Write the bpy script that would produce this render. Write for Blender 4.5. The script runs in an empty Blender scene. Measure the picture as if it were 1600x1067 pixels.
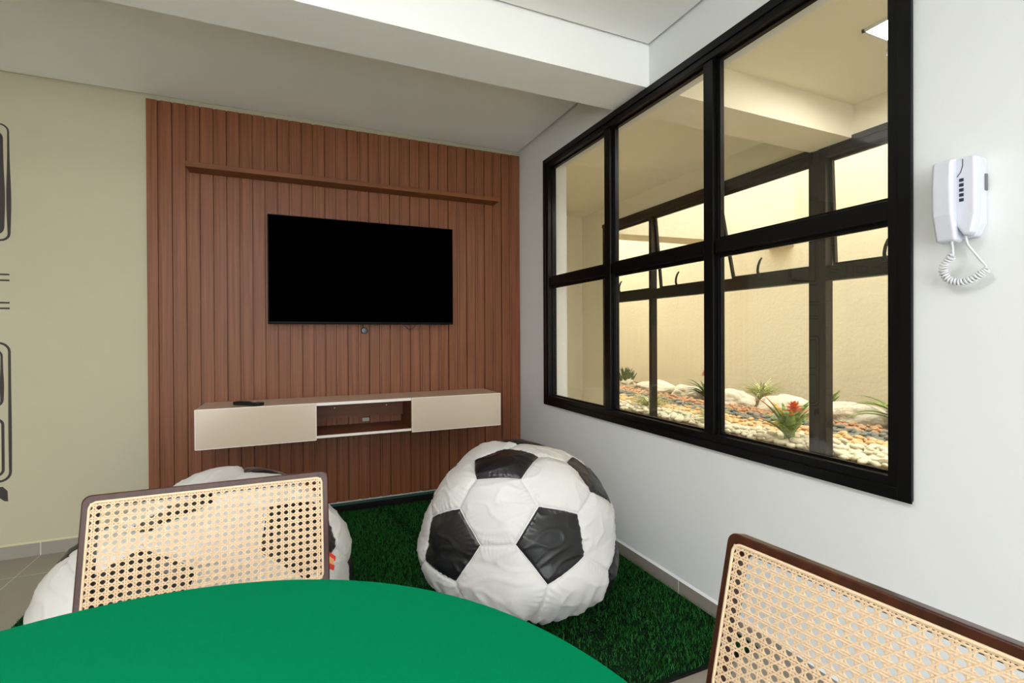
import bpy, math, random
import numpy as np
from mathutils import Vector, Matrix, noise

# ------------------------------------------------------------------ camera
scene = bpy.context.scene
COL = scene.collection
cam_d = bpy.data.cameras.new('camera')
cam = bpy.data.objects.new('camera', cam_d)
COL.objects.link(cam)
F_PX, YAW, PITCH, ROLL, SY, CAM_H = 768.07, 0.414232, -0.004685, -0.004600, -6.844, 1.1414
cy, sy = math.cos(YAW), math.sin(YAW)
FW = Vector((sy * math.cos(PITCH), cy * math.cos(PITCH), math.sin(PITCH)))
R0 = Vector((cy, -sy, 0)); U0 = R0.cross(FW)
R1 = R0 * math.cos(ROLL) + U0 * math.sin(ROLL)
U1 = U0 * math.cos(ROLL) - R0 * math.sin(ROLL)
m = Matrix((R1, U1, -FW)).transposed().to_4x4()
m.translation = Vector((0, 0, CAM_H))
cam.matrix_world = m
cam_d.sensor_width = 36
cam_d.lens = F_PX / 1600 * 36
cam_d.shift_y = SY / 1600
cam_d.clip_start = 0.02
scene.camera = cam

# ------------------------------------------------------------------ world, exposure
scene.view_settings.view_transform = 'Standard'
scene.view_settings.look = 'None'
scene.view_settings.gamma = 1
scene.view_settings.use_curve_mapping = False
scene.view_settings.exposure = 0.98
scene.cycles.max_bounces = 10
scene.cycles.diffuse_bounces = 6
scene.cycles.transparent_max_bounces = 24
scene.cycles.use_denoising = True
world = bpy.data.worlds.new('sky'); scene.world = world
world.use_nodes = True
wn = world.node_tree
bg = wn.nodes['Background']
bg.inputs[0].default_value = (0.93, 0.97, 1.0, 1)
bg.inputs[1].default_value = 3.4

PANEL_E = 12.0      # emission of the ceiling panels
PASSAGE_E = 36.0

# ------------------------------------------------------------------ materials
MATS = {}
def mat(name, color, rough=0.6, spec=0.5, metal=0.0, bump=None, var=None, emit=None, coat=0.0):
    if name in MATS: return MATS[name]
    mt = bpy.data.materials.new(name); mt.use_nodes = True
    nt = mt.node_tree; b = nt.nodes['Principled BSDF']
    b.inputs['Base Color'].default_value = (*color, 1)
    b.inputs['Roughness'].default_value = rough
    b.inputs['Specular IOR Level'].default_value = spec
    b.inputs['Metallic'].default_value = metal
    b.inputs['Coat Weight'].default_value = coat
    if emit:
        b.inputs['Emission Color'].default_value = (*emit[0], 1)
        b.inputs['Emission Strength'].default_value = emit[1]
    tc = nt.nodes.new('ShaderNodeTexCoord')
    if var:   # (scale xyz, colour2, contrast)
        mp = nt.nodes.new('ShaderNodeMapping'); mp.inputs['Scale'].default_value = var[0]
        nz = nt.nodes.new('ShaderNodeTexNoise'); nz.inputs['Scale'].default_value = 1; nz.inputs['Detail'].default_value = 6
        nz.inputs['Roughness'].default_value = 0.6
        rp = nt.nodes.new('ShaderNodeValToRGB')
        rp.color_ramp.elements[0].position = 0.5 - var[2]; rp.color_ramp.elements[1].position = 0.5 + var[2]
        rp.color_ramp.elements[0].color = (*color, 1); rp.color_ramp.elements[1].color = (*var[1], 1)
        nt.links.new(tc.outputs['Object'], mp.inputs[0]); nt.links.new(mp.outputs[0], nz.inputs['Vector'])
        nt.links.new(nz.outputs['Fac'], rp.inputs[0]); nt.links.new(rp.outputs[0], b.inputs['Base Color'])
    if bump:  # (scale xyz, strength, distance)
        mp = nt.nodes.new('ShaderNodeMapping'); mp.inputs['Scale'].default_value = bump[0]
        nz = nt.nodes.new('ShaderNodeTexNoise'); nz.inputs['Scale'].default_value = 1; nz.inputs['Detail'].default_value = 5
        bp = nt.nodes.new('ShaderNodeBump'); bp.inputs['Strength'].default_value = bump[1]; bp.inputs['Distance'].default_value = bump[2]
        nt.links.new(tc.outputs['Object'], mp.inputs[0]); nt.links.new(mp.outputs[0], nz.inputs['Vector'])
        nt.links.new(nz.outputs['Fac'], bp.inputs['Height']); nt.links.new(bp.outputs[0], b.inputs['Normal'])
    MATS[name] = mt
    return mt

def S(r, g, b):
    f = lambda c: (c / 255 / 12.92) if c / 255 <= 0.04045 else ((c / 255 + 0.055) / 1.055) ** 2.4
    return (f(r), f(g), f(b))

paint_white = mat('white_wall_paint', S(226, 228, 229), 0.75, 0.3, bump=((300, 300, 300), 0.08, 0.002))
paint_ceiling = mat('ceiling_paint', S(243, 243, 241), 0.9, 0.15)
paint_passage = mat('passage_paint', S(238, 232, 212), 0.85, 0.2)
wallpaper = mat('olive_beige_wallpaper', S(186, 180, 156), 0.7, 0.25, var=((1.2, 1.2, 1.2), S(181, 175, 150), 0.2), bump=((6, 6, 6), 0.15, 0.01))
ink = mat('wallpaper_ink', S(48, 40, 40), 0.6)
gap_dark = mat('shadow_gap_board', S(56, 52, 44), 0.9, 0.1)  # coloured dark to deepen the shade inside the ceiling gap
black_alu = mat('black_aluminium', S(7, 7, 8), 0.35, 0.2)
black_alu_far = mat('black_aluminium_far', S(34, 31, 26), 0.45, 0.3)  # lighter, browner black for the far frames and post
white_plastic = mat('white_plastic', S(208, 210, 222), 0.3, 0.45)
white_cord = mat('white_cord', S(212, 212, 216), 0.4, 0.4)
dark_button = mat('dark_button', S(25, 40, 60), 0.35)
gloss_beige = mat('glossy_beige_lacquer', S(200, 184, 164), 0.16, 0.6)
edge_light = mat('light_edge_band', S(228, 220, 214), 0.35)
tv_black = mat('tv_black', (0.0005, 0.0005, 0.0005), 0.6, 0.0)
tv_edge = mat('tv_bezel', (0.002, 0.002, 0.002), 0.5, 0.1)
cord_dark = mat('dark_cable', S(40, 18, 14), 0.5)
puck = mat('blue_black_plastic', S(26, 34, 42), 0.25, 0.5)
remote_black = mat('remote_rubber', S(16, 16, 16), 0.5, 0.4)
remote_grey = mat('remote_keys', S(160, 165, 160), 0.4)
socket_grey = mat('socket_plate', S(170, 166, 158), 0.4)
cane_mat = mat('woven_cane', S(200, 170, 136), 0.55, 0.25, var=((260, 260, 260), S(216, 192, 162), 0.15))
cane_edge = mat('cane_spline', S(212, 188, 156), 0.5, 0.35)
walnut = mat('dark_walnut', S(42, 17, 9), 0.3, 0.34, var=((60, 60, 6), S(72, 35, 19), 0.2))
felt = mat('green_felt', (0.0, 0.172, 0.068), 0.97, 0.03, var=((500, 500, 500), (0.0, 0.153, 0.06), 0.25), bump=((900, 900, 900), 0.15, 0.001))
vinyl_white = mat('white_vinyl', S(206, 205, 204), 0.42, 0.35, var=((2.5, 2.5, 2.5), S(197, 195, 192), 0.18), bump=((60, 60, 60), 0.12, 0.004))
vinyl_black = mat('black_vinyl', S(24, 24, 26), 0.33, 0.5, bump=((40, 40, 40), 0.25, 0.005))
vinyl_pipe = mat('white_piping', S(214, 213, 212), 0.5)
tag_red = mat('red_fabric_tag', S(224, 60, 42), 0.6)
tag_ink = mat('tag_print', S(240, 170, 120), 0.6)
turf_base = mat('turf_backing', S(6, 30, 12), 0.95, 0.1)
black_edge = mat('matte_black_edge', S(12, 14, 12), 0.8, 0.2)
teal_strip = mat('teal_strip', S(30, 70, 60), 0.6)
tile_base = mat('baseboard_tile', S(150, 143, 134), 0.35, 0.4, var=((3, 3, 3), S(142, 135, 126), 0.2))
grout = mat('white_grout', S(214, 212, 206), 0.8)
sand_cap = mat('cream_caulk', S(200, 194, 160), 0.8)
garden_wall_m = mat('cream_outdoor_wall', S(226, 218, 197), 0.9, 0.15, var=((1.1, 1.1, 1.1), S(219, 210, 186), 0.22), bump=((30, 30, 30), 0.25, 0.02))
stain_m = mat('damp_stained_plaster', S(196, 180, 142), 0.9, 0.15, var=((5, 5, 5), S(214, 196, 152), 0.15))
soil_m = mat('sandy_soil', S(150, 122, 86), 0.95, 0.1, var=((14, 14, 14), S(96, 78, 56), 0.2), bump=((40, 40, 40), 0.5, 0.02))
rock_m = mat('pale_rock', S(236, 230, 216), 0.85, 0.2, var=((6, 6, 6), S(204, 192, 168), 0.2), bump=((22, 22, 22), 0.7, 0.03))
peb_white = mat('white_pebbles', S(235, 228, 205), 0.55, 0.4, var=((9, 9, 9), S(218, 208, 180), 0.2))
peb_tan = mat('tan_pebbles', S(216, 174, 118), 0.6, 0.35, var=((9, 9, 9), S(234, 204, 156), 0.15))
peb_dark = mat('grey_pebbles', S(106, 107, 99), 0.5, 0.4, var=((9, 9, 9), S(142, 142, 130), 0.15))
peb_orange = mat('orange_pebbles', S(176, 130, 94), 0.6, 0.35, var=((9, 9, 9), S(204, 164, 126), 0.15))
edging_m = mat('garden_edging', S(40, 44, 40), 0.6)
leaf_g = mat('green_leaf', S(118, 148, 66), 0.45, 0.4, var=((10, 10, 10), S(150, 172, 88), 0.15))
leaf_dark = mat('dark_green_leaf', S(66, 92, 50), 0.45, 0.4, var=((12, 12, 12), S(104, 124, 70), 0.15))
leaf_light = mat('variegated_leaf', S(176, 184, 104), 0.5, 0.4, var=((16, 16, 16), S(214, 214, 160), 0.15))
leaf_tip = mat('yellow_leaf_tip', S(226, 160, 62), 0.5)
petal_o = mat('orange_petal', S(236, 110, 40), 0.5)
petal_r = mat('red_petal', S(214, 60, 44), 0.5)
panel_glow = mat('panel_diffuser', (1, 1, 1), 0.5, emit=((1, 0.985, 0.965), PANEL_E))
passage_glow = mat('passage_diffuser', (1, 1, 1), 0.5, emit=((1, 0.98, 0.94), PASSAGE_E))
frame_white = mat('panel_frame', S(225, 225, 222), 0.5)

def wood_mat(name, c1, c2, sc):
    mt = mat(name, c1, 0.45, 0.28, var=(sc, c2, 0.16), bump=((sc[0] * 1.5, sc[1] * 1.5, sc[2] * 1.5), 0.05, 0.0006))
    return mt
wood_slat = wood_mat('red_brown_slat_wood', S(108, 62, 37), S(133, 83, 54), (70, 70, 1.5))
wood_shelf = wood_mat('brown_shelf_wood', S(98, 56, 28), S(126, 76, 40), (2, 60, 60))
wood_niche = wood_mat('brown_niche_wood', S(92, 52, 32), S(116, 70, 44), (2, 60, 60))
table_wood = wood_mat('table_wood', S(90, 50, 30), S(116, 70, 44), (30, 30, 4))

# floor tiles
def tile_mat():
    mt = bpy.data.materials.new('porcelain_floor_tile'); mt.use_nodes = True
    nt = mt.node_tree; b = nt.nodes['Principled BSDF']; b.inputs['Roughness'].default_value = 0.28
    tc = nt.nodes.new('ShaderNodeTexCoord'); mp = nt.nodes.new('ShaderNodeMapping')
    mp.inputs['Location'].default_value = (1.23, -3.087, 0)
    br = nt.nodes.new('ShaderNodeTexBrick'); br.offset = 0; br.squash = 1
    br.inputs['Scale'].default_value = 1; br.inputs['Brick Width'].default_value = 0.9; br.inputs['Row Height'].default_value = 0.9
    br.inputs['Mortar Size'].default_value = 0.0022; br.inputs['Mortar Smooth'].default_value = 0.0
    br.inputs['Color1'].default_value = (*S(158, 151, 136), 1); br.inputs['Color2'].default_value = (*S(154, 147, 132), 1)
    br.inputs['Mortar'].default_value = (*S(212, 208, 196), 1)
    nz = nt.nodes.new('ShaderNodeTexNoise'); nz.inputs['Scale'].default_value = 3; nz.inputs['Detail'].default_value = 6
    mx = nt.nodes.new('ShaderNodeMixRGB'); mx.blend_type = 'MULTIPLY'; mx.inputs[0].default_value = 0.25
    nt.links.new(tc.outputs['Object'], mp.inputs[0]); nt.links.new(mp.outputs[0], br.inputs['Vector'])
    nt.links.new(tc.outputs['Object'], nz.inputs['Vector'])
    nt.links.new(br.outputs['Color'], mx.inputs[1]); nt.links.new(nz.outputs['Color'], mx.inputs[2])
    nt.links.new(mx.outputs[0], b.inputs['Base Color'])
    return mt
floor_tile = tile_mat()

def glass_mat(name, tint, refl=1.0):
    mt = bpy.data.materials.new(name); mt.use_nodes = True
    nt = mt.node_tree; nt.nodes.clear()
    out = nt.nodes.new('ShaderNodeOutputMaterial'); tr = nt.nodes.new('ShaderNodeBsdfTransparent'); tr.inputs[0].default_value = (*tint, 1)
    gl = nt.nodes.new('ShaderNodeBsdfGlossy'); gl.inputs['Roughness'].default_value = 0.0
    # Schlick reflectance of a clear pane, the same from both of its sides
    ge = nt.nodes.new('ShaderNodeNewGeometry'); dt = nt.nodes.new('ShaderNodeVectorMath'); dt.operation = 'DOT_PRODUCT'
    nt.links.new(ge.outputs['Normal'], dt.inputs[0]); nt.links.new(ge.outputs['Incoming'], dt.inputs[1])
    ab = nt.nodes.new('ShaderNodeMath'); ab.operation = 'ABSOLUTE'; nt.links.new(dt.outputs['Value'], ab.inputs[0])
    om = nt.nodes.new('ShaderNodeMath'); om.operation = 'SUBTRACT'; om.inputs[0].default_value = 1; nt.links.new(ab.outputs[0], om.inputs[1])
    pw = nt.nodes.new('ShaderNodeMath'); pw.operation = 'POWER'; pw.inputs[1].default_value = 5; nt.links.new(om.outputs[0], pw.inputs[0])
    fr = nt.nodes.new('ShaderNodeMath'); fr.operation = 'MULTIPLY_ADD'; fr.inputs[1].default_value = 0.96; fr.inputs[2].default_value = 0.04
    nt.links.new(pw.outputs[0], fr.inputs[0])
    ml = nt.nodes.new('ShaderNodeMath'); ml.operation = 'MULTIPLY'; ml.inputs[1].default_value = refl
    mx = nt.nodes.new('ShaderNodeMixShader')
    nt.links.new(fr.outputs[0], ml.inputs[0]); nt.links.new(ml.outputs[0], mx.inputs[0])
    nt.links.new(tr.outputs[0], mx.inputs[1]); nt.links.new(gl.outputs[0], mx.inputs[2]); nt.links.new(mx.outputs[0], out.inputs[0])
    return mt
glass_in = glass_mat('clear_window_glass', (0.99, 0.985, 0.955))
glass_out = glass_mat('outer_window_glass', (0.995, 0.99, 0.975), 0.6)

# ------------------------------------------------------------------ mesh helpers
class MB:
    def __init__(s): s.v = []; s.f = []; s.m = []
    def add(s, v, f, mi=0):
        n = len(s.v); s.v += [tuple(p) for p in v]; s.f += [tuple(i + n for i in q) for q in f]; s.m += [mi] * len(f); return s
    def box(s, x0, x1, y0, y1, z0, z1, mi=0, M=None):
        v = [Vector((x, y, z)) for x in (x0, x1) for y in (y0, y1) for z in (z0, z1)]
        if M is not None: v = [M @ p for p in v]
        return s.add(v, [(0, 1, 3, 2), (4, 6, 7, 5), (0, 4, 5, 1), (2, 3, 7, 6), (0, 2, 6, 4), (1, 5, 7, 3)], mi)
    def prism(s, poly, y0, y1, mi=0, M=None, axis='y'):
        n = len(poly)
        mk = {'y': lambda a, b, t: (a, t, b), 'x': lambda a, b, t: (t, a, b), 'z': lambda a, b, t: (a, b, t)}[axis]
        v = [Vector(mk(a, b, y0)) for a, b in poly] + [Vector(mk(a, b, y1)) for a, b in poly]
        if M is not None: v = [M @ p for p in v]
        return s.add(v, [tuple(range(n)), tuple(range(2 * n - 1, n - 1, -1))] + [(i, i + n, (i + 1) % n + n, (i + 1) % n) for i in range(n)], mi)
    def tube(s, pts, r, n=8, mi=0, closed=False, M=None):
        pts = [Vector(p) for p in pts]; k = len(pts); rr = r if hasattr(r, '__len__') else [r] * k
        rings = []; up = None
        for i, p in enumerate(pts):
            if closed: t = pts[(i + 1) % k] - pts[i - 1]
            else: t = pts[min(i + 1, k - 1)] - pts[max(i - 1, 0)]
            t.normalize()
            if up is None: up = t.orthogonal().normalized()
            up = (up - t * up.dot(t)).normalized(); w = t.cross(up)
            rings.append([p + (up * math.cos(a) + w * math.sin(a)) * rr[i] for a in [2 * math.pi * j / n for j in range(n)]])
        v = [q for g in rings for q in g]
        if M is not None: v = [M @ q for q in v]
        f = []
        for i in range(k if closed else k - 1):
            a, b = i * n, ((i + 1) % k) * n
            f += [(a + j, a + (j + 1) % n, b + (j + 1) % n, b + j) for j in range(n)]
        if not closed: f += [tuple(range(n - 1, -1, -1)), tuple(range((k - 1) * n, k * n))]
        return s.add(v, f, mi)
    def lathe(s, prof, n=32, mi=0, c=(0, 0, 0), M=None):
        v = [Vector((c[0] + r * math.cos(2 * math.pi * j / n), c[1] + r * math.sin(2 * math.pi * j / n), c[2] + z)) for r, z in prof for j in range(n)]
        if M is not None: v = [M @ q for q in v]
        k = len(prof)
        f = [(i * n + j, i * n + (j + 1) % n, (i + 1) * n + (j + 1) % n, (i + 1) * n + j) for i in range(k - 1) for j in range(n)]
        f += [tuple(range(n - 1, -1, -1)), tuple(range((k - 1) * n, k * n))]
        return s.add(v, f, mi)
    def build(s, name, mats, parent=None, loc=None, bevel=0, smooth=False, seg=2):
        me = bpy.data.meshes.new(name)
        me.from_pydata(s.v, [], s.f)
        mats = mats if isinstance(mats, (list, tuple)) else [mats]
        for q in mats: me.materials.append(q)
        me.polygons.foreach_set('material_index', s.m)
        me.validate()
        o = bpy.data.objects.new(name, me); COL.objects.link(o)
        if loc is not None: o.location = loc
        if parent: o.parent = parent
        if bevel:
            b = o.modifiers.new('bevel', 'BEVEL'); b.width = bevel; b.segments = seg; b.limit_method = 'ANGLE'; b.angle_limit = 0.6
        if smooth:
            me.polygons.foreach_set('use_smooth', [True] * len(me.polygons))
            if smooth != 'all': me.set_sharp_from_angle(angle=0.7)
        me.update()
        return o
def tag(o, label, cat, group=None, kind=None):
    o['label'] = label; o['category'] = cat
    if group: o['group'] = group
    if kind: o['kind'] = kind
    return o
def struct(o):
    o['kind'] = 'structure'; return o
def empty(name, loc=(0, 0, 0), rz=0):
    o = bpy.data.objects.new(name, None); COL.objects.link(o); o.location = loc; o.rotation_euler = (0, 0, rz); o.empty_display_size = 0.1; return o
def copy_tree(o, parent=None):
    c = o.copy(); COL.objects.link(c); c.parent = parent
    for ch in list(o.children): copy_tree(ch, c)
    return c

# ------------------------------------------------------------------ room shell
XW, YB, H = 1.533, 3.357, 2.5
XL, YR = -3.2, -2.6
WY0, WY1, WZ0, WZ1 = 0.782, 2.921, 0.683, 2.2965          # interior window
PX0, PX1 = 1.683, 3.05                                    # passage
struct(MB().box(XL, XW, YR, YB, -0.1, 0.0).build('floor', floor_tile))
struct(MB().box(XW, PX1, -1.6, 4.9, -0.1, 0.0).build('floor_passage', mat('light_floor_tile', S(206, 200, 186), 0.3)))

# back wall with printed drawings (part of the wall's own mesh)
wb = MB().box(XL - 0.1, XW + 0.1, YB, YB + 0.15, 0, 2.6)
def ribbon(pts, w, closed=False):
    k = len(pts); ww = w if hasattr(w, '__len__') else [w] * k
    V = []
    for i, (x, z) in enumerate(pts):
        a = pts[(i + 1) % k] if closed or i < k - 1 else pts[i]; b = pts[i - 1] if closed or i > 0 else pts[i]
        tx, tz = a[0] - b[0], a[1] - b[1]; L = math.hypot(tx, tz) or 1; nx, nz = -tz / L * ww[i] / 2, tx / L * ww[i] / 2
        V += [(x + nx, YB - 0.0006, z + nz), (x - nx, YB - 0.0006, z - nz)]
    f = []
    for i in range(k if closed else k - 1):
        j = (i + 1) % k; f.append((2 * i, 2 * i + 1, 2 * j + 1, 2 * j))
    wb.add(V, f, 1)
def rrect(x0, x1, z0, z1, r, n=5):
    p = []
    for cx, cz, a0 in ((x1 - r, z1 - r, 0), (x0 + r, z1 - r, 90), (x0 + r, z0 + r, 180), (x1 - r, z0 + r, 270)):
        for i in range(n + 1):
            a = math.radians(a0 + 90 * i / n); p.append((cx + r * math.cos(a), cz + r * math.sin(a)))
    return p
def refine(p, n=4):
    q = []
    for i in range(len(p)):
        a, b = p[i], p[(i + 1) % len(p)]
        m_ = n * 3 if math.hypot(a[0] - b[0], a[1] - b[1]) > 0.1 else 1
        q += [(a[0] + (b[0] - a[0]) * t / m_, a[1] + (b[1] - a[1]) * t / m_) for t in range(m_)]
    return q
def doodle(x0, x1, z0, z1, r, w, fat=0.0, at=0.35):
    p = refine(rrect(x0, x1, z0, z1, r))
    ww = [w + (fat * math.exp(-((z - (z0 + (z1 - z0) * at)) / (0.28 * (z1 - z0))) ** 2) if x > (x0 + x1) / 2 else 0) for x, z in p]
    ribbon(p, ww, True)
doodle(-1.78, -1.347, 1.638, 2.232, 0.035, 0.008, 0.012)
doodle(-1.745, -1.374, 1.672, 2.190, 0.03, 0.014, 0.012)
for z in (1.463, 1.433, 1.318, 1.289): ribbon([(-1.80, z), (-1.347, z)], 0.009)
doodle(-1.80, -1.350, 0.402, 1.112, 0.045, 0.011, 0.003)
doodle(-1.76, -1.380, 0.788, 1.075, 0.03, 0.009, 0.008)
doodle(-1.76, -1.378, 0.432, 0.722, 0.03, 0.012, 0.0)
for fx in (-1.36, -1.72):
    wb.add([(fx - 0.07, YB - 0.0006, 0.375), (fx - 0.08, YB - 0.0006, 0.31), (fx - 0.03, YB - 0.0006, 0.315), (fx - 0.015, YB - 0.0006, 0.30), (fx, YB - 0.0006, 0.296), (fx - 0.002, YB - 0.0006, 0.35), (fx - 0.02, YB - 0.0006, 0.374)], [tuple(range(7))], 1)
rg = random.Random(5)
def dot(x, z, r=0.006):
    wb.add([(x + r * math.cos(a * math.pi / 4), YB - 0.0006, z + r * math.sin(a * math.pi / 4)) for a in range(8)], [tuple(range(8))], 1)
for i in range(5):
    x0 = -3.1 + i * 0.25
    for j in range(9):
        z0 = 0.12 + j * 0.26; k = rg.randrange(4)
        if k == 0: doodle(x0, x0 + 0.07, z0, z0 + 0.22, 0.034, 0.007); [dot(x0 + 0.12 + 0.035 * a, z0 + 0.04 + 0.04 * b) for a in range(3) for b in range(4)]
        elif k == 1: doodle(x0, x0 + 0.2, z0 + 0.12, z0 + 0.19, 0.034, 0.007); [dot(x0 + 0.03 + 0.035 * a, z0 + 0.04) for a in range(5)]
        elif k == 2: ribbon([(x0, z0), (x0, z0 + 0.2), (x0 + 0.02, z0 + 0.22), (x0 + 0.1, z0 + 0.22), (x0 + 0.12, z0 + 0.2), (x0 + 0.12, z0 + 0.06), (x0 + 0.2, z0 + 0.06)], 0.007)
        else: ribbon([(x0, z0 + 0.1), (x0 + 0.14, z0 + 0.1), (x0 + 0.16, z0 + 0.12), (x0 + 0.16, z0 + 0.2)], 0.007); ribbon([(x0, z0 + 0.13), (x0 + 0.11, z0 + 0.13), (x0 + 0.13, z0 + 0.15), (x0 + 0.13, z0 + 0.2)], 0.007)
struct(wb.build('wall_back', [wallpaper, ink]))

wr = MB()
HY0, HY1, HZ0, HZ1 = WY0 + 0.02, WY1 - 0.02, WZ0 + 0.02, WZ1 - 0.015
wr.box(XW, PX0, YR, HY0, 0, 2.6); wr.box(XW, PX0, HY1, 4.9, 0, 2.6)
wr.box(XW, PX0, HY0, HY1, 0, HZ0); wr.box(XW, PX0, HY0, HY1, HZ1, 2.6)
struct(wr.build('wall_right', paint_white))
struct(MB().box(XL - 0.15, XL, YR, YB, 0, 2.6).build('wall_left', wallpaper))
# rear wall: a wide unseen opening added to bring daylight onto the beam
rw = MB(); rw.box(XL - 0.15, -2.9, YR - 0.15, YR, 0, 2.6); rw.box(1.3, XW + 0.15, YR - 0.15, YR, 0, 2.6); rw.box(-2.9, 1.3, YR - 0.15, YR, 2.3, 2.6)
struct(rw.build('wall_rear', paint_white))
struct(MB().box(XL - 2, XW + 0.1, YR - 5, YR - 0.15, -0.1, 0.0).build('bounce_ground', mat('pale_bounce_ground', S(238, 236, 230), 0.8)))  # pale ground added outside to bounce skylight up to the ceiling
d1 = struct(empty('added_rear_window', (-0.8, YR - 0.08, 0)))  # bare frame dividing the added daylight opening
q = MB()
for x in (-2.9, -1.86, -0.82, 0.22, 1.26): q.box(x + 0.8, x + 0.84, -0.03, 0.03, 0, 2.3)
q.box(-2.1, 2.1, -0.03, 0.03, 2.26, 2.3); q.box(-2.1, 2.1, -0.03, 0.03, 0, 0.04)
q.build('frame', black_alu, d1)
BY0, BY1, BZ = 1.866, 2.125, 2.303
ce = MB(); g = 0.014
ce.box(XL + g, XW - g, YR + g, BY0 - g, H, H + 0.02)
ce.box(XL + g, XW - g, BY1, YB - g, H, H + 0.02)
ce.box(XL, XW, YR, YB, H + 0.045, H + 0.07, 1)
struct(ce.build('ceiling', [paint_ceiling, gap_dark]))
struct(MB().box(XL, XW, BY0, BY1, BZ, H + 0.04).build('trim_1', paint_ceiling))
struct(MB().box(PX0, PX1, BY0, BY1, BZ, H + 0.02).build('trim_2', paint_passage))
struct(MB().box(PX0, PX1, -1.6, 4.9, H, H + 0.07).build('ceiling_passage', paint_passage))

# baseboards
def baseboard(name, p0, p1, nrm, joints, cap):
    # p0,p1 along the wall, nrm points into the room
    b = MB(); d = Vector(p1) - Vector(p0); L = d.length; d.normalize(); n = Vector(nrm)
    M = Matrix((( d.x, n.x, 0, p0[0]), (d.y, n.y, 0, p0[1]), (0, 0, 1, 0), (0, 0, 0, 1)))
    b.box(0, L, 0, 0.010, 0, 0.066, 0, M)
    b.prism([(0.0, 0.066), (0.010, 0.066), (0.0, 0.073)], 0, L, 1, M, 'x') if False else None
    b.add([M @ Vector(q) for q in [(0, 0, 0.0662), (L, 0, 0.0662), (L, 0.0102, 0.0662), (0, 0.0102, 0.0662), (0, 0, 0.074), (L, 0, 0.074)]],
          [(3, 2, 5, 4), (0, 3, 4), (1, 5, 2), (0, 4, 5, 1)], 1)
    for t in joints: b.box(t - 0.0015, t + 0.0015, 0.004, 0.0106, 0, 0.066, 2, M)
    return struct(b.build(name, [tile_base, cap, grout]))
baseboard('baseboard_right', (XW, YR), (XW, YB), (-1, 0, 0), [1.67 - YR + k * 0.9 for k in (-4, -3, -2, -1, 0, 1)], paint_white)
baseboard('baseboard_back', (XL, YB), (-0.76, YB), (0, -1, 0), [-1.23 - XL + k * 0.9 for k in (-2, -1, 0)], sand_cap)
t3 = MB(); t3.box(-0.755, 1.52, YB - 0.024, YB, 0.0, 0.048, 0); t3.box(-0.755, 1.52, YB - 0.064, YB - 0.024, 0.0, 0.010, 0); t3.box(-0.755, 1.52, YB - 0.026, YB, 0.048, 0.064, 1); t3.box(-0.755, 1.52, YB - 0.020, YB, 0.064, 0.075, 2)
struct(t3.build('panel_foot_strips', [black_edge, teal_strip, grout]))  # black, teal and off-white strips under the panel, black also on the floor

# ------------------------------------------------------------------ interior window (structure)
w1 = struct(empty('window_1', (XW, (WY0 + WY1) / 2, WZ0)))
def wobj(mb, name, mt, bevel=0.0015):
    o = mb.build(name, mt, bevel=bevel); o.parent = w1; o.matrix_parent_inverse = Matrix.Translation(-w1.location); return o
JW = 0.057; FX0, FX1 = XW - 0.012, XW + 0.05
fr = MB()
fr.box(FX0, FX1, WY0, WY0 + JW, WZ0, WZ1); fr.box(FX0, FX1, WY1 - JW, WY1, WZ0, WZ1)
fr.box(FX0, FX1, WY0 + JW, WY1 - JW, WZ0, WZ0 + JW); fr.box(FX0, FX1, WY0 + JW, WY1 - JW, WZ1 - JW, WZ1)
# casing step on the face
c = 0.03
for a in ((WY0 - 0.004, WY0 + c, WZ0 - 0.004, WZ1 + 0.004), (WY1 - c, WY1 + 0.004, WZ0 - 0.004, WZ1 + 0.004), (WY0 + c, WY1 - c, WZ0 - 0.004, WZ0 + c), (WY0 + c, WY1 - c, WZ1 - c, WZ1 + 0.004)):
    fr.box(FX0 - 0.006, FX0, *a)
wobj(fr, 'frame', black_alu)
MUL = ((2.168, 2.235), (1.465, 1.530)); RZ0, RZ1 = 1.454, 1.519
for a, b in MUL:
    q = MB().box(XW - 0.006, FX1, a + 0.010, b - 0.006, WZ0 + JW, WZ1 - JW); q.box(XW + 0.014, FX1 - 0.004, a, b, WZ0 + JW, WZ1 - JW)
    wobj(q, 'mullion', black_alu)
bays = [(WY0 + JW, 1.465), (1.530, 2.168), (2.235, WY1 - JW)]
for a, b in bays:
    q = MB().box(XW - 0.004, FX1, a, b, RZ0 + 0.008, RZ1 - 0.004); q.box(XW + 0.014, FX1 - 0.004, a, b, RZ0, RZ1)
    wobj(q, 'rail', black_alu)
    for z0, z1 in ((WZ0 + JW, RZ0), (RZ1, WZ1 - JW)):
        wobj(MB().box(XW + 0.028, XW + 0.034, a, b, z0, z1), 'glass_pane', glass_in, 0)
        q = MB()
        for u in ((a, a + 0.008, z0, z1), (b - 0.008, b, z0, z1), (a, b, z0, z0 + 0.008), (a, b, z1 - 0.008, z1)): q.box(XW + 0.016, XW + 0.027, *u)
        wobj(q, 'glazing_bead', black_alu, 0)

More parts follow.
